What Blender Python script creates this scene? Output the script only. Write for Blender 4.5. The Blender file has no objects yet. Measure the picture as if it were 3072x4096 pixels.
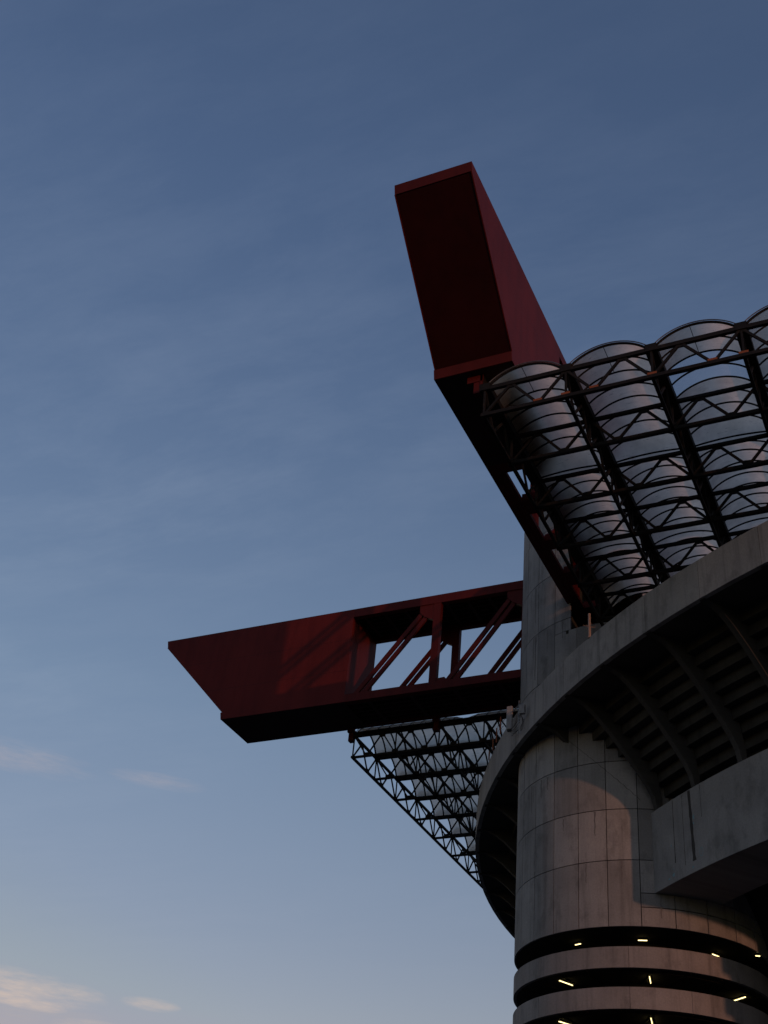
import bpy, bmesh, math, random
from mathutils import Vector, Matrix
random.seed(7)
S = bpy.context.scene
COL = S.collection
PI = math.pi
rad = math.radians
GROUND = -1.6            # the camera is the origin, held 1.6 m above the ground

# ------------------------------------------------------------------ helpers
class MB:
    def __init__(self): self.v = []; self.f = []
    def add(self, vs, fs):
        n = len(self.v); self.v += [tuple(p) for p in vs]; self.f += [tuple(i + n for i in f) for f in fs]
    def box(self, x0, x1, y0, y1, z0, z1, fn=None):
        vs = [(x, y, z) for z in (z0, z1) for y in (y0, y1) for x in (x0, x1)]
        if fn: vs = [fn(*p) for p in vs]
        self.add(vs, [(0, 2, 3, 1), (4, 5, 7, 6), (0, 1, 5, 4), (2, 6, 7, 3), (0, 4, 6, 2), (1, 3, 7, 5)])
    def prism(self, poly, fn, a, b):
        """poly = list of 2D points, fn(p, q, t) -> world, extruded from t=a to t=b"""
        n = len(poly)
        vs = [fn(p[0], p[1], a) for p in poly] + [fn(p[0], p[1], b) for p in poly]
        fs = [tuple(range(n)), tuple(range(2 * n - 1, n - 1, -1))]
        fs += [(i, i + n, (i + 1) % n + n, (i + 1) % n) for i in range(n)]
        self.add(vs, fs)
    def bar(self, p, q, w, h, up=(0, 0, 1)):
        p = Vector(p); q = Vector(q); d = (q - p).normalized(); up = Vector(up)
        s = d.cross(up)
        if s.length < 1e-4: s = d.cross(Vector((1, 0, 0)))
        s.normalize(); u = s.cross(d)
        vs = []
        for c in (p, q):
            for a, b in ((-1, -1), (1, -1), (1, 1), (-1, 1)):
                vs.append(c + s * (a * w / 2) + u * (b * h / 2))
        self.add(vs, [(0, 1, 2, 3), (7, 6, 5, 4), (0, 4, 5, 1), (1, 5, 6, 2), (2, 6, 7, 3), (3, 7, 4, 0)])
    def tube(self, pts, r, n=6):
        pts = [Vector(p) for p in pts]; rings = []; ref = None
        for i, p in enumerate(pts):
            d = (pts[min(i + 1, len(pts) - 1)] - pts[max(i - 1, 0)]).normalized()
            if ref is None:
                ref = d.orthogonal().normalized()
            s = (ref - d * ref.dot(d))
            s = s.normalized() if s.length > 1e-5 else d.orthogonal().normalized()
            ref = s; u = d.cross(s)
            rings.append([p + (s * math.cos(2 * PI * k / n) + u * math.sin(2 * PI * k / n)) * r for k in range(n)])
        vs = [p for g in rings for p in g]
        fs = [(i * n + k, i * n + (k + 1) % n, (i + 1) * n + (k + 1) % n, (i + 1) * n + k) for i in range(len(pts) - 1) for k in range(n)]
        fs += [tuple(range(n))[::-1], tuple((len(pts) - 1) * n + k for k in range(n))]
        self.add(vs, fs)
    def build(self, name, mat, parent=None, loc=(0, 0, 0), smooth=False, label=None, angle=35):
        L = Vector(loc)
        me = bpy.data.meshes.new(name)
        me.from_pydata([Vector(p) - L for p in self.v], [], self.f)
        bm = bmesh.new(); bm.from_mesh(me)
        bmesh.ops.recalc_face_normals(bm, faces=bm.faces)
        bm.to_mesh(me); bm.free()
        if smooth:
            for p in me.polygons: p.use_smooth = True
            try: me.set_sharp_from_angle(angle=rad(angle))
            except Exception: pass
        me.materials.append(mat)
        o = bpy.data.objects.new(name, me); COL.objects.link(o)
        o.location = L
        if parent is not None:
            o.parent = parent
            o.matrix_parent_inverse = Matrix.Translation(-Vector(parent.location))
        if label: o['label'] = label
        return o

def tag(o, label, cat, group=None):
    o['label'] = label; o['category'] = cat
    if group: o['group'] = group
    return o
def thing(name, label, cat, loc, group=None):
    o = bpy.data.objects.new(name, None); COL.objects.link(o); o.location = loc
    o.empty_display_size = 0.5
    return tag(o, label, cat, group)

# ------------------------------------------------------------------ materials
class NT:
    def __init__(self, name):
        self.m = bpy.data.materials.new(name); self.m.use_nodes = True
        self.t = self.m.node_tree; self.b = self.t.nodes['Principled BSDF']
        self.out = self.t.nodes['Material Output']
    def n(self, typ, **kw):
        nd = self.t.nodes.new(typ)
        for k, v in kw.items(): setattr(nd, k, v)
        return nd
    def put(self, sock, v):
        if isinstance(v, bpy.types.NodeSocket): self.t.links.new(v, sock)
        else: sock.default_value = v
    def math(self, op, a, b=0.0, c=0.0, clamp=False):
        nd = self.n('ShaderNodeMath', operation=op, use_clamp=clamp)
        for i, v in enumerate((a, b, c)): self.put(nd.inputs[i], v)
        return nd.outputs[0]
    def coords(self, kind='Object'):
        return self.n('ShaderNodeTexCoord').outputs[kind]
    def mapping(self, vec, scale=(1, 1, 1), loc=(0, 0, 0)):
        nd = self.n('ShaderNodeMapping'); self.put(nd.inputs[0], vec)
        nd.inputs['Scale'].default_value = scale; nd.inputs['Location'].default_value = loc
        return nd.outputs[0]
    def noise(self, vec, scale, detail=4, rough=0.55):
        nd = self.n('ShaderNodeTexNoise'); self.put(nd.inputs['Vector'], vec)
        nd.inputs['Scale'].default_value = scale; nd.inputs['Detail'].default_value = detail; nd.inputs['Roughness'].default_value = rough
        return nd.outputs['Fac']
    def ramp(self, fac, stops):
        nd = self.n('ShaderNodeValToRGB'); self.put(nd.inputs[0], fac)
        e = nd.color_ramp.elements
        while len(e) < len(stops): e.new(0.5)
        for i, (p, c) in enumerate(stops): e[i].position = p; e[i].color = c if len(c) == 4 else (*c, 1)
        return nd.outputs[0]
    def mix(self, fac, a, b, mode='MIX'):
        nd = self.n('ShaderNodeMix', data_type='RGBA', blend_type=mode)
        self.put(nd.inputs[0], fac); self.put(nd.inputs[6], a); self.put(nd.inputs[7], b)
        return nd.outputs[2]
    def bump(self, h, strength=0.3, dist=0.05):
        nd = self.n('ShaderNodeBump'); self.put(nd.inputs['Height'], h)
        nd.inputs['Strength'].default_value = strength; nd.inputs['Distance'].default_value = dist
        self.put(self.b.inputs['Normal'], nd.outputs[0])
    def finish(self, col=None, rough=0.6, metal=0.0, spec=0.5):
        if col is not None: self.put(self.b.inputs['Base Color'], col)
        self.put(self.b.inputs['Roughness'], rough); self.b.inputs['Metallic'].default_value = metal
        self.b.inputs['Specular IOR Level'].default_value = spec
        return self.m
def rgb(*c): return (*c, 1.0)
def polar(t):
    """angle (deg) about the object's own axis, and height"""
    sx = t.n('ShaderNodeSeparateXYZ'); t.put(sx.inputs[0], t.coords())
    return t.math('MULTIPLY', t.math('ARCTAN2', sx.outputs[1], sx.outputs[0]), 180 / PI), sx.outputs[2]
def unrolled(t, k, zk):
    """angle and height laid out as a flat texture space, so streaks run straight down the wall"""
    a, z = polar(t)
    c = t.n('ShaderNodeCombineXYZ'); t.put(c.inputs[0], t.math('MULTIPLY', a, k)); t.put(c.inputs[2], t.math('MULTIPLY', z, zk))
    return c.outputs[0]

def concrete(name, base, streak=0.5, island=0.0, polar_k=None, tint=(1.0, 1.0, 1.0), specks=True):
    t = NT(name)
    v = unrolled(t, polar_k, 1.0) if polar_k else t.coords()
    big = t.noise(v, 0.35, 5)
    blot = t.noise(t.mapping(v, (1, 1, 0.6), (3, 7, 1)), 1.1, 5, 0.6)
    drip = t.noise(t.mapping(v, (1, 1, 0.06)), 1.5, 6, 0.65)
    drip2 = t.noise(t.mapping(v, (1, 1, 0.03), (9, 2, 4)), 4.5, 4, 0.6)
    fine = t.noise(v, 9.0, 4, 0.6)
    b = [base * x for x in tint]
    col = t.ramp(big, [(0.3, [x * 0.82 for x in b]), (0.72, [x * 1.15 for x in b])])
    col = t.mix(1.0, col, t.ramp(drip, [(0.34, (1 - streak * .9,) * 3), (0.47, (1, 1, 1)), (0.75, (1.1, 1.08, 1.06))]), 'MULTIPLY')
    col = t.mix(streak, col, t.ramp(drip2, [(0.33, (0.55, 0.56, 0.56)), (0.45, (1, 1, 1))]), 'MULTIPLY')
    col = t.mix(0.8, col, t.ramp(blot, [(0.3, (0.62, 0.62, 0.62)), (0.48, (1, 1, 1)), (0.66, (1, 1, 1)), (0.78, (1.18, 1.16, 1.13))]), 'MULTIPLY')
    if specks:
        col = t.mix(0.5, col, t.ramp(fine, [(0.3, (0.75, 0.75, 0.75)), (0.7, (1.15, 1.15, 1.15))]), 'MULTIPLY')
    if island:
        g = t.n('ShaderNodeNewGeometry').outputs['Random Per Island']
        col = t.mix(1.0, col, t.ramp(g, [(0.0, (1 - island,) * 3), (1.0, (1 + island, 1 + island * .95, 1 + island * .9))]), 'MULTIPLY')
    t.bump(t.math('ADD', fine, t.math('MULTIPLY', drip, 0.6)), 0.25, 0.03)
    return t.finish(col, 0.85, 0, 0.3)

def red_paint(name, base, seams=False):
    t = NT(name); v = t.coords()
    n1 = t.noise(v, 0.25, 5); n2 = t.noise(t.mapping(v, (1, 1, 0.12)), 1.6, 5, 0.6); n3 = t.noise(v, 14, 3)
    col = t.ramp(n1, [(0.3, [c * 0.82 for c in base]), (0.7, [c * 1.12 for c in base])])
    col = t.mix(0.55, col, t.ramp(n2, [(0.35, (0.7, 0.66, 0.66)), (0.55, (1, 1, 1))]), 'MULTIPLY')
    h = t.math('MULTIPLY', n1, 0.6)
    if seams:   # sheet joints of the cladding, in the object's own axes
        sx = t.n('ShaderNodeSeparateXYZ'); t.put(sx.inputs[0], v)
        def line(c, period, off, w):
            fr = t.math('FRACT', t.math('DIVIDE', t.math('ADD', c, off), period))
            return t.math('LESS_THAN', t.math('ABSOLUTE', t.math('SUBTRACT', fr, 0.5)), w / period)
        z = line(sx.outputs[2], 2.9, 1.45, 0.022)
        col = t.mix(t.math('MULTIPLY', z, 0.38), col, rgb(0.02, 0.004, 0.004))
        h = t.math('SUBTRACT', h, z)
    t.bump(h, 0.25, 0.02)
    return t.finish(col, t.ramp(n3, [(0.3, (0.5,) * 3), (0.7, (0.62,) * 3)]), 0, 0.14)

def steel(name, base, rust=0.25):
    t = NT(name); v = t.coords()
    n = t.noise(v, 2.2, 5, 0.65)
    col = t.ramp(n, [(0.35, base), (0.62 - rust * .1, [c * 1.5 for c in base]), (0.76, (0.04, 0.024, 0.014))])
    t.bump(t.noise(v, 20, 3), 0.2, 0.01)
    return t.finish(col, 0.7, 0.0, 0.2)

def poly_sheet(name, clear=False, base=(0.84, 0.76, 0.64), thin=0.0):
    t = NT(name); v = t.coords()
    n = t.noise(t.mapping(v, (1, 1, 1)), 1.4, 5); dirt = t.noise(t.mapping(v, (0.5, 7, 4)), 2.0, 5, 0.7)
    col = t.ramp(n, [(0.3, [c * 0.84 for c in base]), (0.7, [c * 1.1 for c in base])])
    col = t.mix(0.9, col, t.ramp(dirt, [(0.30, (0.35, 0.35, 0.35)), (0.40, (1, 1, 1))]), 'MULTIPLY')
    tr = t.n('ShaderNodeBsdfTranslucent'); t.put(tr.inputs[0], col)
    di = t.n('ShaderNodeBsdfDiffuse'); t.put(di.inputs[0], t.mix(1.0, col, rgb(0.8, 0.8, 0.8), 'MULTIPLY'))
    gl = t.n('ShaderNodeBsdfGlossy'); gl.inputs['Roughness'].default_value = 0.25; t.put(gl.inputs[0], rgb(0.8, 0.8, 0.8))
    m1 = t.n('ShaderNodeMixShader'); m1.inputs[0].default_value = 0.07
    t.t.links.new(tr.outputs[0], m1.inputs[1]); t.t.links.new(di.outputs[0], m1.inputs[2])
    m2 = t.n('ShaderNodeMixShader'); m2.inputs[0].default_value = 0.03
    t.t.links.new(m1.outputs[0], m2.inputs[1]); t.t.links.new(gl.outputs[0], m2.inputs[2])
    last = m2
    if clear or thin:
        tp = t.n('ShaderNodeBsdfTransparent'); tp.inputs[0].default_value = (0.9, 0.92, 0.95, 1)
        m3 = t.n('ShaderNodeMixShader'); m3.inputs[0].default_value = thin if thin else 0.72
        t.t.links.new(m2.outputs[0], m3.inputs[1]); t.t.links.new(tp.outputs[0], m3.inputs[2]); last = m3
    t.t.links.new(last.outputs[0], t.out.inputs[0])
    return t.m

def plain(name, c, rough=0.6, metal=0.0):
    t = NT(name); n = t.noise(t.coords(), 6, 4)
    return t.finish(t.ramp(n, [(0.3, [x * .85 for x in c]), (0.7, [x * 1.12 for x in c])]), rough, metal)
def emit(name, c, s):
    t = NT(name); t.b.inputs['Base Color'].default_value = rgb(0.8, 0.8, 0.75)
    t.b.inputs['Emission Color'].default_value = rgb(*c); t.b.inputs['Emission Strength'].default_value = s
    return t.m

M = dict(
    panel=concrete('tower_panel_concrete', 0.31, 0.26, 0.2, polar_k=0.14, tint=(0.98, 1.0, 1.0)),
    fascia=concrete('parapet_concrete', 0.31, 0.28, 0.12, polar_k=1.13, tint=(1, 1, 0.985)),
    ring=concrete('ramp_concrete', 0.28, 0.28, 0.15, polar_k=0.14, tint=(1, 0.97, 0.95)),
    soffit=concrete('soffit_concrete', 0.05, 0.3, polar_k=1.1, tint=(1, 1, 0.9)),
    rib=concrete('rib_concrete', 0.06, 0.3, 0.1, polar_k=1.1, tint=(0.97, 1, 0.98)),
    beam=concrete('beam_concrete', 0.30, 0.1, polar_k=1.02, tint=(0.96, 0.99, 1.0)),
    joint=plain('joint_shadow_gap_filler', (0.02, 0.02, 0.02), 0.95),
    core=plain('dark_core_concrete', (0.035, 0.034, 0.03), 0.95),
    red=red_paint('red_girder_paint', (0.125, 0.013, 0.011), True),
    redlip=red_paint('red_edge_paint', (0.10, 0.011, 0.009)),
    darker_red=red_paint('darker_red_panel', (0.035, 0.004, 0.004), False),  # slanted end panel, a darker red than the side cladding
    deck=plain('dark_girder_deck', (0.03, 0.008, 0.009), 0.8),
    steel=steel('dark_roof_steel', (0.010, 0.009, 0.008)),
    rust=plain('rusty_sunlit_orange_steel', (0.28, 0.075, 0.02), 0.75),
    sheet=poly_sheet('translucent_roof_sheet'), sheet_white=poly_sheet('white_roof_sheet', base=(0.95, 0.85, 0.70), thin=0.10), clear=poly_sheet('clear_roof_sheet', True),
    antenna=plain('antenna_grey_plastic', (0.30, 0.31, 0.32), 0.5),
    cable=plain('black_cable', (0.012, 0.012, 0.012), 0.6),
    galv=plain('galvanised_steel', (0.22, 0.23, 0.24), 0.45, 0.6),
    pole=plain('sunlit_pink_pole', (0.38, 0.28, 0.24), 0.5),  # pink of the low sun is mixed into the pole's colour
    blue=plain('blue_paint_splash', (0.17, 0.34, 0.40), 0.7),
    streak=plain('black_water_stain', (0.045, 0.043, 0.042), 0.9),
    towerstain=plain('grey_water_stain', (0.17, 0.168, 0.165), 0.9),
    lamp=emit('lamp_tube', (1.0, 0.78, 0.33), 2.3),
    lampcase=plain('lamp_housing', (0.1, 0.1, 0.1), 0.5),
)

# ------------------------------------------------------------------ ground
t = NT('asphalt'); v = t.coords()
am = t.finish(t.ramp(t.noise(v, 0.6, 6), [(0.3, (0.022, 0.022, 0.023)), (0.7, (0.036, 0.036, 0.035))]), 0.9)
g = MB(); N = 24; Rg = 4000
g.add([(0, 60, GROUND)] + [(Rg * math.cos(2 * PI * k / N), 60 + Rg * math.sin(2 * PI * k / N), GROUND) for k in range(N)],
      [(0, 1 + k, 1 + (k + 1) % N) for k in range(N)])
go = g.build('ground', am); go['kind'] = 'structure'

# ------------------------------------------------------------------ the round tower
TC = Vector((-20.364, 78.629, 0)); TR = 8.0
def cyl(c, r, a, z): return (c[0] + r * math.cos(rad(a)), c[1] + r * math.sin(rad(a)), z)

tower = thing('ramp_tower', 'tall grey round concrete tower with ramps at its foot, carrying both red girders', 'tower', (TC.x, TC.y, GROUND))
cols = [-155, -141.6, -128.5, -115, -101.6, -88.2, -74.3, -60, -45.5, -30.6]
while cols[-1] < 190: cols.append(cols[-1] + 13.33)
cols[-1] = 205.0
rows = [24.75, 28.78, 32.06, 35.31, 38.58, 42.5, 46.8, 51.09, 55.38, 58.6]
HOLE = (-105.0, -68.0, 45.78, 55.9)
def panel(mb, a0, a1, z0, z1, R=TR, gap=0.05, th=0.12, c=TC):
    da = math.degrees(gap / 2 / R); a0 += da; a1 -= da; z0 += gap / 2; z1 -= gap / 2
    if a1 - a0 < 0.1 or z1 - z0 < 0.05: return
    n = max(2, int((a1 - a0) / 2.2)); vs = []
    for k in range(n + 1):
        a = a0 + (a1 - a0) * k / n
        vs += [cyl(c, R, a, z0), cyl(c, R, a, z1), cyl(c, R - th, a, z1), cyl(c, R - th, a, z0)]
    fs = [(4 * k + j, 4 * k + (j + 1) % 4, 4 * k + 4 + (j + 1) % 4, 4 * k + 4 + j) for k in range(n) for j in range(4)]
    fs += [(0, 1, 2, 3), (4 * n + 3, 4 * n + 2, 4 * n + 1, 4 * n)]
    mb.add(vs, fs)
pm = MB()
for i in range(len(cols) - 1):
    a0, a1 = cols[i], cols[i + 1]
    rr = rows[:]
    if -75 < a0 < 40: rr = [24.75, 25.9, 26.75] + rows[1:]
    for j in range(len(rr) - 1):
        z0, z1 = rr[j], rr[j + 1]
        ha, hb, hz0, hz1 = HOLE
        if a1 <= ha or a0 >= hb or z1 <= hz0 or z0 >= hz1:
            panel(pm, a0, a1, z0, z1); continue
        if z0 < hz0: panel(pm, a0, a1, z0, hz0, gap=0.02)
        if z1 > hz1: panel(pm, a0, a1, hz1, z1, gap=0.02)
        zz0, zz1 = max(z0, hz0), min(z1, hz1)
        if a0 < ha: panel(pm, a0, ha, zz0, zz1)
        if a1 > hb: panel(pm, hb, a1, zz0, zz1)
pm.build('shaft_cladding', M['panel'], tower, (TC.x, TC.y, 0), True, angle=20)
bk = MB()
def band(mb, c, r, a0, a1, z0, z1, n):
    vs = [cyl(c, r, a0 + (a1 - a0) * k / n, z) for k in range(n + 1) for z in (z0, z1)]
    mb.add(vs, [(2 * k, 2 * k + 2, 2 * k + 3, 2 * k + 1) for k in range(n)])
band(bk, TC, TR - .07, -155, 205, 24.8, HOLE[2], 90)
band(bk, TC, TR - .07, HOLE[1], 360 + HOLE[0], HOLE[2], HOLE[3], 80)
band(bk, TC, TR - .07, -155, 205, HOLE[3], 58.55, 90)
n = 72; bk.add([cyl(TC, TR - .07, 360 * k / n, 58.5) for k in range(n)], [tuple(range(n))])
bk.build('shaft_wall', M['joint'], tower, (TC.x, TC.y, 0), True)
rc = MB(); rc.box(-22.8, -17.48, 70.95, 77.5, HOLE[2] - .25, HOLE[2]); rc.box(-23.0, -22.8, 71.3, 77.5, HOLE[2] - .25, HOLE[3]); rc.box(-17.48, -17.2, 71.3, 77.5, HOLE[2] - .25, HOLE[3]); rc.box(-22.6, -17.2, 77.5, 77.8, HOLE[2] - .25, HOLE[3])
rc.build('girder_recess', M['core'], tower)
# foot of the shaft: ceiling over the top ramp, the core and the ramp bands
def annulus(mb, c, r0, r1, z0, z1, a0=0, a1=360, n=90):
    vs = []
    for k in range(n + 1):
        a = a0 + (a1 - a0) * k / n
        vs += [cyl(c, r0, a, z0), cyl(c, r1, a, z0), cyl(c, r1, a, z1), cyl(c, r0, a, z1)]
    fs = [(4 * k + j, 4 * k + (j + 1) % 4, 4 * k + 4 + (j + 1) % 4, 4 * k + 4 + j) for k in range(n) for j in range(4)]
    if a1 - a0 < 359.9: fs += [(0, 1, 2, 3), (4 * n + 3, 4 * n + 2, 4 * n + 1, 4 * n)]
    mb.add(vs, fs)
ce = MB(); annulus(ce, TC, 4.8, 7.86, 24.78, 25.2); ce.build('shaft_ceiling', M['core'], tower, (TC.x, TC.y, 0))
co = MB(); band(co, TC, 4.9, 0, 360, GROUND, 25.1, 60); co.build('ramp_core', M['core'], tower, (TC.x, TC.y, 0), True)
seamsets = [[-124.4, -80.1, -31.2, 20, 70, 120, 170, 210], [-124.3, -80.1, -55, -10, 40, 90, 140, 190, 220]]
for k in range(11):
    zb, zt = 22.38 - 2.285 * k, 23.60 - 2.285 * k
    ss = seamsets[k % 2]; rb = MB()
    for a0, a1 in zip(ss, ss[1:] + [ss[0] + 360]):
        panel(rb, a0, a1, zb, zt, gap=0.02, th=0.2)
    o = rb.build('ramp_parapet', M['ring'], tower, (TC.x, TC.y, 0), True, angle=20)
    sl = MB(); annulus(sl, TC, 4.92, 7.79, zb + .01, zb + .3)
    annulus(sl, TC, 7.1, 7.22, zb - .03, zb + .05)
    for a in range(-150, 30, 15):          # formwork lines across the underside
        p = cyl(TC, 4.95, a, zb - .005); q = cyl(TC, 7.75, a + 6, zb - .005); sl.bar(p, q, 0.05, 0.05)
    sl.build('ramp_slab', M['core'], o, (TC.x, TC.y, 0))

# ceiling lights on the ramps, each a thing of its own
lamps = [((-22.98, 73.25), (-22.57, 73.09), 24.70, 'small yellow strip light on the topmost ramp ceiling, leftmost there'),
         ((-19.0, 73.01), (-18.48, 73.14), 24.70, 'pale strip light on the topmost ramp ceiling, above the upright light'),
         ((-15.29, 76.17), (-15.01, 76.74), 24.70, 'slanting yellow strip light on the topmost ramp ceiling, second from right'),
         ((-12.86, 76.85), (-12.62, 76.97), 24.70, 'tiny yellow light on the topmost ramp ceiling by the right picture edge'),
         ((-23.69, 72.33), (-23.18, 73.36), 22.33, 'long white strip light under the upper ramp band, leftmost there'),
         ((-18.22, 72.29), (-18.47, 73.54), 22.33, 'upright amber strip light in the middle of the upper ramp underside'),
         ((-14.56, 77.61), (-13.66, 76.86), 22.33, 'long white strip light under the upper ramp band, rightmost there'),
         ((-23.76, 72.5), (-23.24, 73.44), 20.04, 'slanting yellow strip light under the lower ramp band, at bottom left'),
         ((-18.25, 72.37), (-18.52, 73.75), 20.04, 'upright strip light under the lower ramp band, at the bottom picture edge')]
for p, q, z, lab in lamps:
    mid = ((p[0] + q[0]) / 2, (p[1] + q[1]) / 2, z)
    L = thing('strip_light', lab, 'light', mid, 'strip lights on the ramp ceilings')
    b = MB(); b.bar((*p, z + .02), (*q, z + .02), 0.14, 0.05); b.build('lamp_housing', M['lampcase'], L)
    b = MB(); b.bar((*p, z - .035), (*q, z - .035), 0.038, 0.035); b.build('lamp_tube', M['lamp'], L)

# a diagonal hairline crack and dark runs of water on the shaft, thin coats on its face
def strip(pts, w0, w1, name, mat):
    mb = MB(); n = len(pts); vs = []
    for i, (a, z) in enumerate(pts):
        w = (w0 + (w1 - w0) * i / (n - 1)) * (0.7 + 0.6 * random.random()); d = math.degrees(w / 2 / TR)
        vs += [cyl(TC, TR + .005, a - d, z), cyl(TC, TR + .005, a + d, z)]
    mb.add(vs, [(2 * i, 2 * i + 1, 2 * i + 3, 2 * i + 2) for i in range(n - 1)])
    mb.build(name, mat, tower, (TC.x, TC.y, 0))
strip([(-107.1 + 34.2 * i / 24, 37.35 - 4.7 * i / 24 + .05 * math.sin(3.1 * i)) for i in range(25)], .03, .03, 'crack', M['joint'])
for a, z, l, w in ((-132.3, 35.15, 1.9, .20), (-130.4, 35.1, 1.2, .10), (-124.0, 35.2, 1.3, .16), (-134.5, 35.0, 1.5, .1), (-126.5, 38.5, 1.2, .12), (-138.4, 31.9, .9, .16), (-119.5, 35.2, .9, .2), (-109.5, 31.9, .8, .1),
                   (-131.0, 46.7, 3.6, .26), (-133.2, 46.7, 2.6, .14), (-131.6, 51.0, 3.1, .22), (-136.0, 51.0, 2.0, .12), (-120.5, 46.6, 1.6, .12), (-110.0, 46.7, 1.4, .14), (-98.0, 28.7, 1.2, .1), (-93.5, 32.0, 1.6, .12), (-82.0, 28.7, 1.4, .12), (-66.0, 26.7, 1.4, .16)):
    strip([(a + .15 * math.sin(i * 1.7), z - l * i / 8) for i in range(9)], w, w * .35, 'water_streak', M['towerstain'])

# ------------------------------------------------------------------ grandstand tier: everything turns about SC
SC = (24.266, 112.307, 0); RF = 64.86; RB = 58.55
ZB, ZT = 38.05, 40.6
stand = thing('grandstand_tier', 'curved grey concrete upper grandstand tier with deep ribs under its overhang', 'grandstand', (SC[0], SC[1], GROUND))
SCL = (SC[0], SC[1], 0)
seams = [-118.96 + 3.95 * k for k in range(7, 0, -1)] + [-118.96, -122.84, -126.85, -130.95, -134.86, -138.77, -142.98, -146.75, -151.12, -155.36, -159.5, -163.65, -167.7, -171.6, -175.6, -179.6, -183.6]
for a1, a0 in zip(seams, seams[1:]):
    b = MB(); panel(b, a0, a1, ZB, ZT, RF, 0.03, 0.32, SC)
    b.build('parapet_panel', M['fascia'], stand, SCL, True, angle=20)
b = MB()
prof = [(6.0, 38.09), (5.2, 38.12), (3.55, 38.2)]
o_, z_ = 3.55, 38.2
while o_ > -1.9:
    z_ -= 0.66; prof.append((o_ - .03, z_)); o_ -= 0.62; prof.append((o_, z_ + .02))
prof += [(-2.6, 31.72)]
low = prof[:]
prof = low + [(-20, 13.5), (-20, 14.3), (-2.8, 33.2), (3.4, 39.4), (6.0, 39.4)]
def revolve(mb, prof, a0, a1, n, R0=RB):
    m = len(prof); vs = []
    for k in range(n + 1):
        a = a0 + (a1 - a0) * k / n
        vs += [cyl(SC, R0 + p, a, z) for p, z in prof]
    fs = [(k * m + j, k * m + (j + 1) % m, (k + 1) * m + (j + 1) % m, (k + 1) * m + j) for k in range(n) for j in range(m)]
    fs += [tuple(range(m)), tuple(n * m + j for j in range(m))[::-1]]
    mb.add(vs, fs)
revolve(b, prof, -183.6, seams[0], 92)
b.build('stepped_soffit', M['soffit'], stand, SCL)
ribp = [(-0.02, 31.83), (.12, 32.5), (.5, 33.2), (1.2, 34.1), (2.0, 35.05), (3.0, 36.15), (4.1, 37.2), (4.8, 37.72), (5.4, 37.97), (6.15, 38.04), (6.15, 38.4), (3.3, 38.5), (0.0, 34.6), (-.4, 32.5), (-.4, 31.83)]
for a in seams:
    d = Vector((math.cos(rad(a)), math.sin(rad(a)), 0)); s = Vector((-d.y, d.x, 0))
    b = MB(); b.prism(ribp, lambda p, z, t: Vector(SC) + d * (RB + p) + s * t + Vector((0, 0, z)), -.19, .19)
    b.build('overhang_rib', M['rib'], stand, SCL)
# the box beam under the tier
bmth = MB()
bmth.v = []
revolve(bmth, [(0, 26.76), (0, 31.80), (-4.2, 31.80), (-4.2, 26.76)], -139.5, -91.5, 96)
beam = bmth.build('concrete_girder', M['beam'], None, SCL, True, angle=30)
tag(beam, 'massive smooth grey concrete box beam running from the round tower under the grandstand tier', 'girder')
def on_beam(a, z, r=RB + .006): return cyl(SC, r, a, z)
def decal(name, mat, a, z, w, h, n=14, jag=0.35, label=None, hole=0.0):
    """a thin coat of paint or dirt on the beam's face: ragged outline, a few mm thick"""
    mb = MB(); pts = []; inner = []
    for k in range(n):
        th = 2 * PI * k / n; r = 1 - jag * random.random()
        aa = a + math.degrees(w / 2 * r * math.cos(th) / RB); zz = z + h / 2 * r * math.sin(th)
        pts.append((aa, zz)); inner.append((a + (aa - a) * hole, z + (zz - z) * hole))
    if hole:
        vs = [on_beam(*p) for p in pts] + [on_beam(*p) for p in inner]
        mb.add(vs, [(k, (k + 1) % n, (k + 1) % n + n, k + n) for k in range(n)])
    else:
        mb.add([on_beam(*p) for p in pts], [tuple(range(n))])
    o = mb.build(name, mat, beam, SCL)
    if label: o['label'] = label
for a, z, w, h in ((-131.06, 29.95, .24, .42), (-131.12, 29.62, .12, .3), (-133.38, 29.0, .12, .22), (-133.2, 28.82, .08, .1), (-133.3, 27.2, .32, .34), (-133.75, 27.1, .26, .14), (-133.25, 27.55, .08, .1), (-131.4, 27.08, .3, .2)):
    decal('paint_splash', M['blue'], a, z, w, h, 13, 0.6)
decal('paint_ring', M['blue'], -130.58, 27.72, .36, .56, 22, 0.12, 'faint blue painted ring', 0.86)
def streak(pts, wtop, wbot):
    mb = MB(); n = len(pts); vs = []
    for i, (a, z) in enumerate(pts):
        w = wtop + (wbot - wtop) * i / (n - 1); w *= 0.75 + 0.5 * random.random(); w = math.degrees(w / 2 / RB)
        vs += [on_beam(a - w, z, RB + .004), on_beam(a + w, z, RB + .004)]
    mb.add(vs, [(2 * i, 2 * i + 1, 2 * i + 3, 2 * i + 2) for i in range(n - 1)])
    mb.build('water_streak', M['streak'], beam, SCL)
streak([(-131.40 + .012 * i, 31.75 - .31 * i) for i in range(15)], .26, .3)
streak([(-130.35, 31.75 - .25 * i) for i in range(9)], .03, .04)
streak([(-133.05, 31.75 - .3 * i) for i in range(14)], .05, .08)
streak([(-132.1, 31.7 - .33 * i) for i in range(14)], .03, .05)

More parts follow.
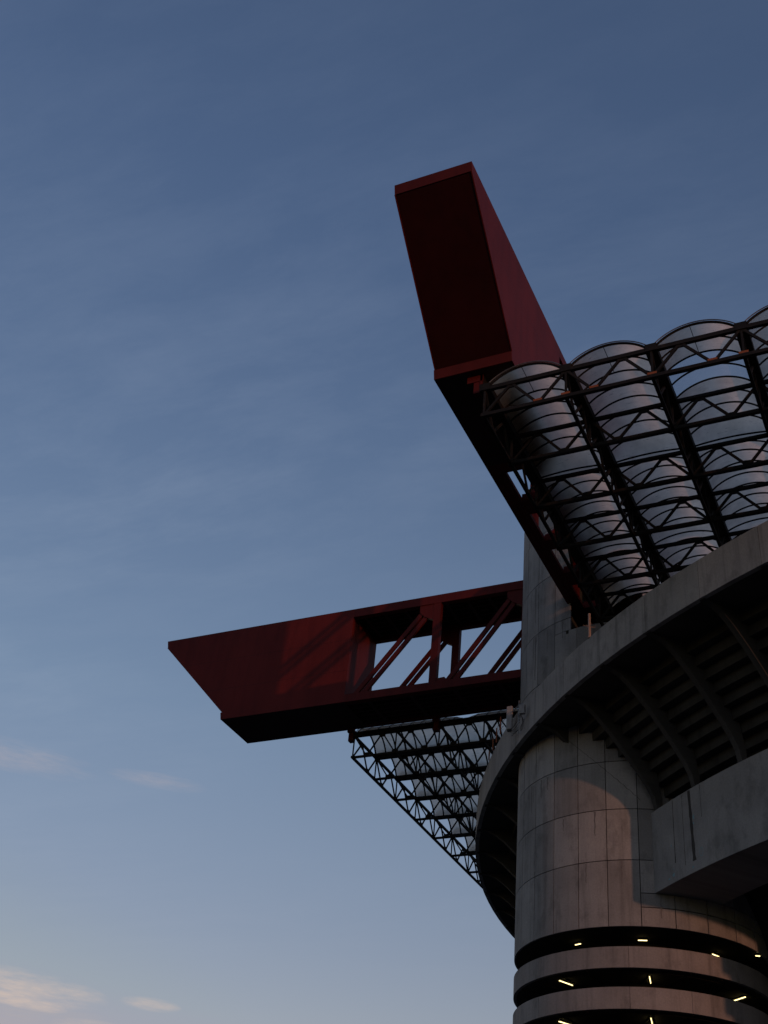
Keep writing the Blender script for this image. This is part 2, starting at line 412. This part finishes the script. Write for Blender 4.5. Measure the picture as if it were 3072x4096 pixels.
# the next tower along the facade (outside the picture): its edge shades part of this one
T2 = Vector((22.2, 57.9, 0))
tw2 = thing('ramp_tower', 'next grey round tower along the facade, beyond the right picture edge', 'tower', (T2.x, T2.y, GROUND))
sun_az = -34.7
px_, py_ = math.sin(rad(-sun_az)), math.cos(rad(-sun_az))
b = MB(); band(b, T2, 4.6, 0, 360, 25.4, 48, 48); annulus(b, T2, .2, 4.6, 47.8, 48); b.build('shaft_wall', M['panel'], tw2, (T2.x, T2.y, 0), True)
for k in range(12):
    b = MB(); annulus(b, T2, 3.0, 8.0, 24.2 - 2.285 * k, 25.45 - 2.285 * k); b.build('ramp_parapet', M['ring'], tw2, (T2.x, T2.y, 0), True)
b = MB(); band(b, T2, 7.4, 0, 360, GROUND, 25.2, 48); b.build('ramp_core', M['core'], tw2, (T2.x, T2.y, 0), True)

# ------------------------------------------------------------------ red roof girders
def girder(name, label, org, fn, H, W, L, uo, posts, uend, open_floor, parent_loc):
    """u along the girder from its lower end, v across it, z up; fn maps them to the world"""
    G = thing(name, label, 'roof girder', parent_loc)
    F = lambda u, v, z: Vector(fn(u, v, z))
    def part(nm, mb, mat, par=G, lab=None): return mb.build(nm, mat, par, parent_loc, label=lab)
    oh = L
    # clad end box: two side sheets, top, bottom, slanted end sheet and the bulkhead at the opening
    side = [(0, 0), (-.13, .62), (-.02, .68), (-oh + .12, H - .72), (-oh + .15, H - .65), (-oh, H), (uo, H), (uo, 0)]
    for nm, v0, v1 in (('side_cladding', 0, .06), ('side_cladding', W - .06, W)):
        b = MB(); b.prism(side, lambda p, q, t: F(p, t, q), v0, v1); part(nm, b, M['red'])
    b = MB(); b.prism([(-oh, H - .005), (-oh + .15, H - .655), (-oh + .3, H - .655), (-oh + .3, H - .005)], lambda p, q, t: F(p, t, q), .06, W - .06); part('end_lip', b, M['redlip'])
    b = MB(); b.prism([(0, .005), (-.13, .62), (.1, .62), (.1, .005)], lambda p, q, t: F(p, t, q), .06, W - .06); part('end_lip', b, M['redlip'])
    b = MB(); b.prism([(0.05, .66), (-oh + .2, H - .70), (-oh + .3, H - .70), (.15, .66)], lambda p, q, t: F(p, t, q), .06, W - .06); part('end_panel', b, M['darker_red'])
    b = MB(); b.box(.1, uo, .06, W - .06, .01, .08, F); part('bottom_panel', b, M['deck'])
    b = MB(); b.box(-oh + .3, uend, .06, W - .06, H - .12, H - .02, F)
    for v in [W * k / 7 for k in range(1, 7)]:
        b.box(uo + .05, uend, v - .06, v + .06, H - .45, H - .12, F)
    u = uo + .6
    while u < uend: b.box(u, u + .25, .45, W - .45, H - .62, H - .45, F); u += 1.83
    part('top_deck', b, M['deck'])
    b = MB(); b.box(uo - .08, uo, .06, W - .06, .3, H - .6, F); part('bulkhead', b, M['red'])
    # chords
    for v0, v1 in ((0, .5), (W - .5, W)):
        b = MB(); b.box(uo, uend, v0, v1, H - .78, H, F); part('top_chord', b, M['redlip'])
        b = MB(); b.box(uo, uend, v0, v1, 0, .68, F)
        if open_floor: b.box(uo, uend, min(v0, W - .95), max(v1, .95) if v0 == 0 else v1, 0.02, .3, F) if v0 == 0 else b.box(uo, uend, W - .95, W, .02, .3, F)
        part('bottom_chord', b, M['redlip'])
    # floor
    if open_floor:
        for (y0, y1) in open_floor:
            b = MB(); b.box(y0, y1, .95, W - .95, .03, .55, F); part('cross_beam', b, M['redlip'])
    else:
        b = MB(); b.box(uo, uend, .5, W - .5, .30, .36, F)
        for v in [W * k / 7 for k in range(1, 7)]:
            b.box(uo + .05, uend, v - .06, v + .06, .06, .30, F)
        part('floor_deck', b, M['deck'])
        u = uo + 1.8
        while u < uend:
            b = MB(); b.box(u, u + .3, .5, W - .5, .02, .3, F); part('cross_beam', b, M['deck']); u += 3.65
    # web: posts with gussets and paired diagonals, in both side planes
    prev = uo
    for v0, v1 in ((0.02, .46), (W - .46, W - .02)):
        prev = uo
        for i, pu in enumerate(posts):
            zt0, zb0 = H - .78, .68
            b = MB(); b.box(pu, pu + .62, v0, v1, zb0, zt0, F)
            b.prism([(pu - 1.25, zt0), (pu - 1.25, zt0 - .62), (pu - .75, zt0 - 1.1), (pu, zt0 - 1.5), (pu, zt0)], lambda p, q, t: F(p, t, q), v0 + .05, v1 - .05)
            if i < len(posts) - 1: b.prism([(pu + .62, zb0), (pu + 1.6, zb0), (pu + 1.3, zb0 + .35), (pu + .62, zb0 + .3)], lambda p, q, t: F(p, t, q), v0 + .05, v1 - .05)
            part('web_post', b, M['redlip'])
            b = MB()
            a0 = Vector((prev + 1.05, 0, zb0 - .2)); a1 = Vector((pu - .75, 0, zt0 - .7)); dd = (a1 - a0).normalized(); nn = Vector((dd.z, 0, -dd.x))
            for off in (-.28, .28):
                c0 = a0 + nn * (off - .18); c1 = a0 + nn * (off + .18); e0 = a1 + nn * (off - .18); e1 = a1 + nn * (off + .18)
                b.prism([(c0.x, c0.z), (c1.x, c1.z), (e1.x, e1.z), (e0.x, e0.z)], lambda p, q, t: F(p, t, q), v0 + .13, v1 - .13)
            part('web_diagonal', b, M['redlip'])
            prev = pu + .62
    return G, F, part

ga, FA, partA = girder('roof_girder', 'long red girder pointing left from the tower, clad nose and open lattice', None,
    lambda u, v, z: (-54.37 + u, 76.35 + v, 45.82 + z), 8.73, 4.55, 7.2, 11.45, [18.72, 26.25], 28.6, None, (-30, 78.6, 45.82))
for x0 in (-44.35, -36.75):
    b = MB(); b.box(x0 - .2, x0 + .22, 80.75, 81.2, 44.75, 45.80); b.box(x0 - .28, x0 + .3, 80.6, 80.9, 45.5, 45.81); partA('hanger', b, M['redlip'])
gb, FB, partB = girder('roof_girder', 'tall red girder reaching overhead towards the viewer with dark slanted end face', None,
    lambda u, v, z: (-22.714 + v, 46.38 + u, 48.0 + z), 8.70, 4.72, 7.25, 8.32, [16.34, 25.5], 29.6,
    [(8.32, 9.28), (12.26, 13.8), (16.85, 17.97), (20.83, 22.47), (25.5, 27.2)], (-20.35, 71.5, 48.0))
b = MB(); b.box(-20.85, -19.9, 46.86, 47.02, 47.52, 47.98); b.box(-20.45, -20.02, 46.9, 47.32, 46.7, 47.6); b.box(-20.06, -19.92, 46.86, 47.2, 46.95, 47.98); partB('hanger', b, M['redlip'])

# ------------------------------------------------------------------ roofs: barrel vaults on a steel lattice
def roof(name, label, loc, fn, bays, pitch, cells, cell, zt, deep, rise, clear=None, gut=(.31, -.12, .36), base=.33, gap=.56, rib_r=.055, dip=None, sub=4, thick=1.0, sheet='sheet', ribbed=lambda k: 99, ext=0.0):
    """a runs along the vaults, b across them"""
    G = thing(name, label, 'canopy', loc)
    F = lambda a, b, z: Vector(fn(a, b, z))
    Lx = cells * cell + ext; zl = zt - deep; zb = zt + base
    part = lambda nm, mb, mat, par=G, sm=False, lab=None: mb.build(nm, mat, par, loc, sm, lab)
    def gus(mb, p, ax, s=.26, h=.2):
        a, b_, z = p
        if ax == 'b': mb.box(a - .04, a + .04, b_ - s, b_ + s, z - h, z + h, F)
        else: mb.box(a - s, a + s, b_ - .04, b_ + .04, z - h, z + h, F)
    T = thick
    # lattice trusses across the vaults
    for j in range(cells + 1):
        a = j * cell; m = MB()
        edge = (j == 0)
        m.bar(F(a, -.15, zt), F(a, bays * pitch + .1, zt), .2 * T, (.26 if edge else .2) * T)
        m.bar(F(a, -.15, zl), F(a, bays * pitch + .1, zl), .22 * T, .22 * T)
        st = pitch / 3; up = False
        for k in range(bays * 3):
            b0, b1 = k * st, (k + 1) * st
            z0, z1 = (zl, zt) if not up else (zt, zl)
            m.bar(F(a, b0, z0), F(a, b1, z1), .12 * T, .14 * T); up = not up
            gus(m, (a, b1, z1 + (.1 if z1 == zl else -.1)), 'b')
        for k in range(bays + 1):
            m.bar(F(a, k * pitch, zl), F(a, k * pitch, zt), .11 * T, .11 * T)
        o = part('lattice_truss', m, M['steel'])
        if edge:
            for k in range(2, 13):
                if k % 2 == 0 or k % 3 == 0:
                    r = MB(); gus(r, (a - .07, k * st, zl + .13), 'b', .24, .12)
                    part('gusset_plate', r, M['rust'], o)  # rust orange here also carries the low sun falling on the gussets
    # gutter beams along the vaults, each the top chord of a deep truss
    for k in range(bays + 1):
        b_ = k * pitch; m = MB()
        m.box(-.12, Lx + .1, b_ - gut[0], b_ + gut[0], zt + gut[1], zt + gut[2], F)
        m.box(0, Lx, b_ - .09 * T, b_ + .09 * T, zl - .1, zl + .08, F)
        n3 = cells * 3; st = cell / 3; up = True
        for i in range(n3):
            a0, a1 = i * st, (i + 1) * st
            z0, z1 = (zt, zl) if up else (zl, zt)
            m.bar(F(a0, b_, z0), F(a1, b_, z1), .12 * T, .13 * T); up = not up
            gus(m, (a1, b_, z1 + (.1 if z1 == zl else -.14)), 'a')
        part('gutter_beam', m, M['steel'])
    # vaults
    hw = (pitch - gap) / 2; R = (hw * hw + rise * rise) / (2 * rise); amax = math.asin(hw / R)
    n = 18
    def arc(a, bc, dz=0.0, n=n):
        out = []
        d = sum(dp * math.exp(-((a - x) / w) ** 2) for x, dp, w in dip) if dip else 0
        for i in range(n + 1):
            th = -amax + 2 * amax * i / n
            z = zb + R * math.cos(th) - R * math.cos(amax)
            z -= d * (1 - (th / amax) ** 2)
            out.append(F(a, bc + (R + dz) * math.sin(th), z + dz))
        return out
    rs = cell / sub
    for k in range(bays):
        bc = (k + .5) * pitch
        spans = [(-.05, Lx)]
        if clear and clear[0] == k: spans = [(-.05, clear[1]), (clear[2], Lx)]
        sh = MB()
        def lay(mb, a0, a1):
            q = max(2, int((a1 - a0) / .27)); vs = []
            for i in range(q + 1): vs += arc(a0 + (a1 - a0) * i / q, bc)
            w = n + 1
            mb.add(vs, [(i * w + j, i * w + j + 1, (i + 1) * w + j + 1, (i + 1) * w + j) for i in range(q) for j in range(n)])
        for a0, a1 in spans: lay(sh, a0, a1)
        V = part('vault_sheet', sh, M[sheet], G, True)
        if clear and clear[0] == k:
            c = MB(); lay(c, clear[1], clear[2]); part('clear_panel', c, M['clear'], V, True, 'clear panels showing blue sky')
        for i in range(min(int(Lx / rs + .01) + 1, ribbed(k))):     # ribs only where the photo shows the vault
            r = MB(); r.tube(arc(i * rs, bc, -.045), .075 if i == 0 else rib_r, 5); part('arch_rib', r, M['steel'], V, True)
        r = MB(); r.tube([arc(a, bc, -.03)[8] for a in (0, rs, 2 * rs)], .022, 4); part('batten', r, M['steel'], V)
        r = MB()
        vs = arc(-.07, bc, .05); r.tube(vs, .035, 5); part('edge_trim', r, M['galv'], V, True)
    return G, F, part

_, FN, partN = roof('vaulted_canopy', 'barrel vaulted translucent roof on black steel lattice above the curved parapet', (-10.3, 46.6, 46.5),
     lambda a, b, z: (-19.62 + b, 46.6 + a, z), 13, 4.655, 5, 4.36, 46.5, 1.92, .84, clear=(2, 2.18, 4.36), dip=[(9.0, .8, .75), (17.7, .4, .7)], ribbed=lambda k: 99 if k < 4 else 0, ext=2.3)
b = MB(); b.box(-19.95, -19.89, 46.95, 68.2, 46.4, 47.92); partN('side_light_blocker', b, M['steel'])  # added strip that keeps side light off the first vault's left slope
_, FL, partL = roof('vaulted_canopy', 'far white vaulted roof on open black lattice, hanging below the left girder', (-44.2, 81.2, 45.3),
     lambda a, b, z: (-44.2 + a, 81.2 + b, z), 9, 4.28, 4, 3.8, 45.35, 1.9, 1.36, gut=(.17, -.08, .17), base=.16, gap=.30, rib_r=.07, sub=4, thick=.8, ribbed=lambda k: max(4, 17 - 2 * k), sheet='sheet_white', dip=[(9.4, .35, .7)])
# deep top rail of the far roof's near edge
b = MB(); b.box(-44.3, -28.9, 80.9, 81.0, 45.42, 45.58)
x = -43
while x < -29: b.box(x, x + .05, 80.86, 80.9, 45.36, 45.62); x += 1.05
partL('edge_rail', b, M['steel'])

# ------------------------------------------------------------------ small things on the parapet
an = thing('panel_antenna', 'grey mobile phone antenna panel on a mast fixed to the parapet corner', 'antenna', (-26.15, 70.95, 38.4))
b = MB(); b.tube([(-26.15, 70.95, 38.3), (-26.15, 70.95, 40.75)], .035, 8); b.build('mast', M['galv'], an)
bm_ = MB(); bm_.box(-27.57, -27.15, 72.3, 72.5, 39.42, 41.2); o = bm_.build('antenna_panel', M['antenna'], an)
bv = o.modifiers.new('bevel', 'BEVEL'); bv.width = .04; bv.segments = 3
b = MB(); b.box(-27.5, -27.22, 72.34, 72.5, 39.28, 39.42); b.build('connector_base', M['cable'], an)
bm_ = MB(); bm_.box(-25.86, -25.47, 70.15, 70.42, 39.32, 40.0); o = bm_.build('radio_unit', M['antenna'], an)
bv = o.modifiers.new('bevel', 'BEVEL'); bv.width = .02; bv.segments = 2
for z in (40.42, 38.62):
    b = MB(); b.bar((-26.15, 70.95, z), (-27.2, 72.45, z + .32 if z < 40 else z + .35), .05, .05); b.build('bracket_arm', M['galv'], an)
b = MB(); b.bar((-26.15, 70.95, 39.4), (-25.7, 70.4, 39.5), .05, .05); b.build('bracket_arm', M['galv'], an)
for k in range(7):
    b = MB(); x0 = -27.45 + .07 * (k % 4); s = .25 + .12 * random.random(); pts = []
    for i in range(13):
        f = i / 12; pts.append((x0 + (-26.12 - x0) * f + .06 * math.sin(5 * f + k), 72.4 + (71.0 - 72.4) * f, 39.35 + (38.55 + .28 * k - 39.35) * f - s * math.sin(PI * f)))
    b.tube(pts, .014, 5); b.build('cable', M['cable'], an)
for k in range(4):
    b = MB(); pts = []
    for i in range(17):
        f = i / 16; pts.append((-25.95 + .28 * math.sin(PI * f) + .05 * k, 70.7 - .3 * math.sin(PI * f) - .03 * k, 39.3 - .95 * f + .12 * math.sin(9 * f + k)))
    b.tube(pts, .013, 5); b.build('cable', M['cable'], an)

b = MB(); b.tube([(-19.068, 64.116, 40.55), (-19.068, 64.116, 42.35)], .085, 10); b.tube([(-19.068, 64.116, 40.55), (-19.068, 64.116, 40.7)], .12, 10)
for k in range(7):
    th = k * .9; b.tube([(-19.068, 64.116, 41.38), (-19.068 + .42 * math.cos(th), 64.116 + .42 * math.sin(th), 41.38 + .1 * math.sin(k * 2.1))], .014, 4)
tag(b.build('vent_pole', M['pole'], None, (-19.068, 64.116, 40.55), True), 'short pink-lit pole with spikes standing on the parapet under the girder', 'pole')
ra = thing('railing', 'rusty posts and wires along the parapet top, left of the antenna', 'railing', (-29.2, 75.3, 40.6))
posts = [(-29.0, 74.95, 1.3), (-29.75, 76.15, 1.1), (-30.45, 77.3, .9), (-31.3, 78.75, .65)]
for x, y, h in posts:
    b = MB(); b.bar((x, y, 40.55), (x, y, 40.6 + h), .1, .07, (1, 0, 0)); b.build('railing_post', M['rust'], ra)
b = MB()
for (x0, y0, h0), (x1, y1, h1) in zip(posts, posts[1:]):
    for f in (.45, .9): b.tube([(x0, y0, 40.6 + h0 * f), (x1, y1, 40.6 + h1 * f)], .015, 4)
b.tube([(-28.2, 73.75, 41.1), (-29.0, 74.95, 41.2)], .015, 4); b.tube([(-28.5, 74.2, 40.75), (-29.0, 74.95, 40.85)], .015, 4)
b.build('railing_wire', M['cable'], ra)

# ------------------------------------------------------------------ sky, sun
W = bpy.data.worlds.new('World'); S.world = W; W.use_nodes = True
nt = W.node_tree; bg = nt.nodes['Background']
SUN_EL = 2.2
sky = nt.nodes.new('ShaderNodeTexSky'); sky.sky_type = 'NISHITA'; sky.sun_disc = False
sky.sun_elevation = rad(SUN_EL); sky.sun_rotation = rad(90 - sun_az)
class WN(NT):
    def __init__(self, t): self.t = t
w = WN(nt)
gen = w.coords('Generated')
sx = w.n('ShaderNodeSeparateXYZ'); w.put(sx.inputs[0], gen)
X, Y, Z = sx.outputs
az = w.math('MULTIPLY', w.math('ARCTAN2', Y, X), 180 / PI)
el = w.math('MULTIPLY', w.math('ARCSINE', Z), 180 / PI)
tint = w.ramp(w.math('DIVIDE', el, 60.0, clamp=True), [(0.19, (0.96, 0.85, 1.10)), (0.29, (0.88, 0.84, 1.12)), (0.45, (0.88, 0.92, 1.21)), (0.85, (0.72, 0.835, 1.25))])
col = w.mix(1.0, sky.outputs[0], tint, 'MULTIPLY')
col = w.mix(1.0, col, rgb(1.7, 1.5, 1.75), 'DARKEN')      # hazy horizon: the sunset glow is veiled, not a second sun
# high thin cirrus: noise on a flat layer overhead
iz = w.math('DIVIDE', 1.0, w.math('MAXIMUM', Z, 0.06))
pl = w.n('ShaderNodeCombineXYZ'); w.put(pl.inputs[0], w.math('MULTIPLY', X, iz)); w.put(pl.inputs[1], w.math('MULTIPLY', Y, iz))
warp = w.n('ShaderNodeTexNoise'); w.put(warp.inputs['Vector'], pl.outputs[0]); warp.inputs['Scale'].default_value = 3.0; warp.inputs['Detail'].default_value = 3
wv = w.n('ShaderNodeVectorMath', operation='MULTIPLY_ADD'); w.put(wv.inputs[0], warp.outputs['Color']); wv.inputs[1].default_value = (.10, .10, 0); w.put(wv.inputs[2], pl.outputs[0])
c1 = w.noise(w.mapping(wv.outputs[0], (1.6, 4.2, 1), (.4, 3.1, 0)), 2.0, 10, 0.66)
c2 = w.noise(w.mapping(pl.outputs[0], (0.5, 0.9, 1), (5, 1, 0)), 1.2, 3, 0.5)
cir = w.math('MULTIPLY', w.ramp(c1, [(0.42, (0, 0, 0)), (0.72, (1, 1, 1))]), w.ramp(c2, [(0.36, (0, 0, 0)), (0.60, (1, 1, 1))]))
cir = w.math('MULTIPLY', cir, w.math('DIVIDE', w.math('SUBTRACT', el, 14.0), 22.0, clamp=True))
col = w.mix(w.math('MULTIPLY', cir, 0.36), col, w.mix(1.0, col, rgb(1.75, 1.5, 1.3), 'MULTIPLY'))
# low sunset-lit clouds on the left
cv = w.n('ShaderNodeCombineXYZ'); w.put(cv.inputs[0], az); w.put(cv.inputs[1], el)
ragged = w.noise(w.mapping(cv.outputs[0], (0.22, 1.5, 1), (2.2, .3, 0)), 1.5, 10, 0.66)
def puff(a0, e0, wa, we, slope=0.0):
    da = w.math('DIVIDE', w.math('SUBTRACT', az, a0), wa)
    e1 = w.math('SUBTRACT', el, w.math('ADD', e0, w.math('MULTIPLY', w.math('SUBTRACT', az, a0), slope)))
    de = w.math('DIVIDE', e1, we)
    r2 = w.math('ADD', w.math('MULTIPLY', da, da), w.math('MULTIPLY', de, de))
    return w.math('SUBTRACT', 1.0, r2, clamp=True)
def cloud(mask, lo, hi):
    return w.math('MULTIPLY', w.math('POWER', mask, 0.6), w.ramp(w.math('ADD', ragged, w.math('MULTIPLY', mask, 0.22)), [(lo, (0, 0, 0)), (hi, (1, 1, 1))]))
fine = w.noise(w.mapping(cv.outputs[0], (0.6, 3.2, 1), (7, 1, 0)), 2.0, 8, 0.6)
def veil(mask, amount, c):
    global col
    f = w.math('MULTIPLY', mask, w.ramp(fine, [(0.28, (0.35,) * 3), (0.62, (1, 1, 1))]))
    col = w.mix(w.math('MULTIPLY', f, amount), col, c)
peach = rgb(2.6, 2.1, 1.8)
veil(cloud(puff(133.5, 12.5, 6.5, .9), 0.40, 0.7), 0.45, rgb(1.75, 1.6, 1.6))       # grey body
veil(cloud(puff(131.9, 13.6, 4.0, .75, 0.02), 0.44, 0.70), 0.62, peach)               # lit top
veil(cloud(puff(131.8, 13.05, 2.2, .28, 0.05), 0.38, 0.6), 0.6, peach)                # bright wisp
veil(cloud(puff(126.2, 13.7, 1.4, .3), 0.45, 0.68), 0.45, peach)
veil(cloud(puff(128.2, 12.4, 2.2, .4), 0.44, 0.66), 0.5, peach)
veil(cloud(puff(121.5, 13.0, 1.8, .3), 0.44, 0.66), 0.5, peach)
veil(cloud(puff(135.5, 22.7, 5.0, .8), 0.46, 0.74), 0.30, rgb(1.9, 1.65, 1.7))
veil(cloud(puff(128.0, 22.9, 2.6, .4), 0.46, 0.74), 0.28, rgb(1.9, 1.65, 1.7))
nt.links.new(col, bg.inputs[0]); bg.inputs[1].default_value = 0.15

sd = Vector((math.cos(rad(SUN_EL)) * math.cos(rad(sun_az)), math.cos(rad(SUN_EL)) * math.sin(rad(sun_az)), math.sin(rad(SUN_EL))))
sl = bpy.data.lights.new('sun', 'SUN'); sl.energy = 0.46; sl.angle = rad(0.6); sl.color = (1.0, 0.42, 0.24)
so = bpy.data.objects.new('sun', sl); COL.objects.link(so); so.rotation_euler = sd.to_track_quat('Z', 'Y').to_euler(); so.location = sd * 300

# ------------------------------------------------------------------ camera (held 1.6 m up, tilted 36 degrees, rolled 6 degrees)
R = [[0.9057813478031637, 0.41465845110137567, 0.08728412743501918], [-0.18533057052959162, 0.5728969718307342, -0.7983994234055728], [-0.38106788056599655, 0.7069988886818587, 0.595768278614728]]
cam = bpy.data.cameras.new('camera'); co = bpy.data.objects.new('camera', cam); COL.objects.link(co)
m = Matrix.Identity(4)
for i in range(3): m[i][0] = R[0][i]; m[i][1] = -R[1][i]; m[i][2] = -R[2][i]
co.matrix_world = m
cam.sensor_fit = 'VERTICAL'; cam.sensor_height = 36; cam.sensor_width = 27; cam.lens = 1227.945 / 1024 * 36
cam.clip_start = 0.1; cam.clip_end = 9000
S.camera = co
vs_ = S.view_settings; vs_.view_transform = 'Standard'; vs_.look = 'None'; vs_.exposure = 0.72; vs_.gamma = 1
S.cycles.max_bounces = 8; S.cycles.transparent_max_bounces = 16
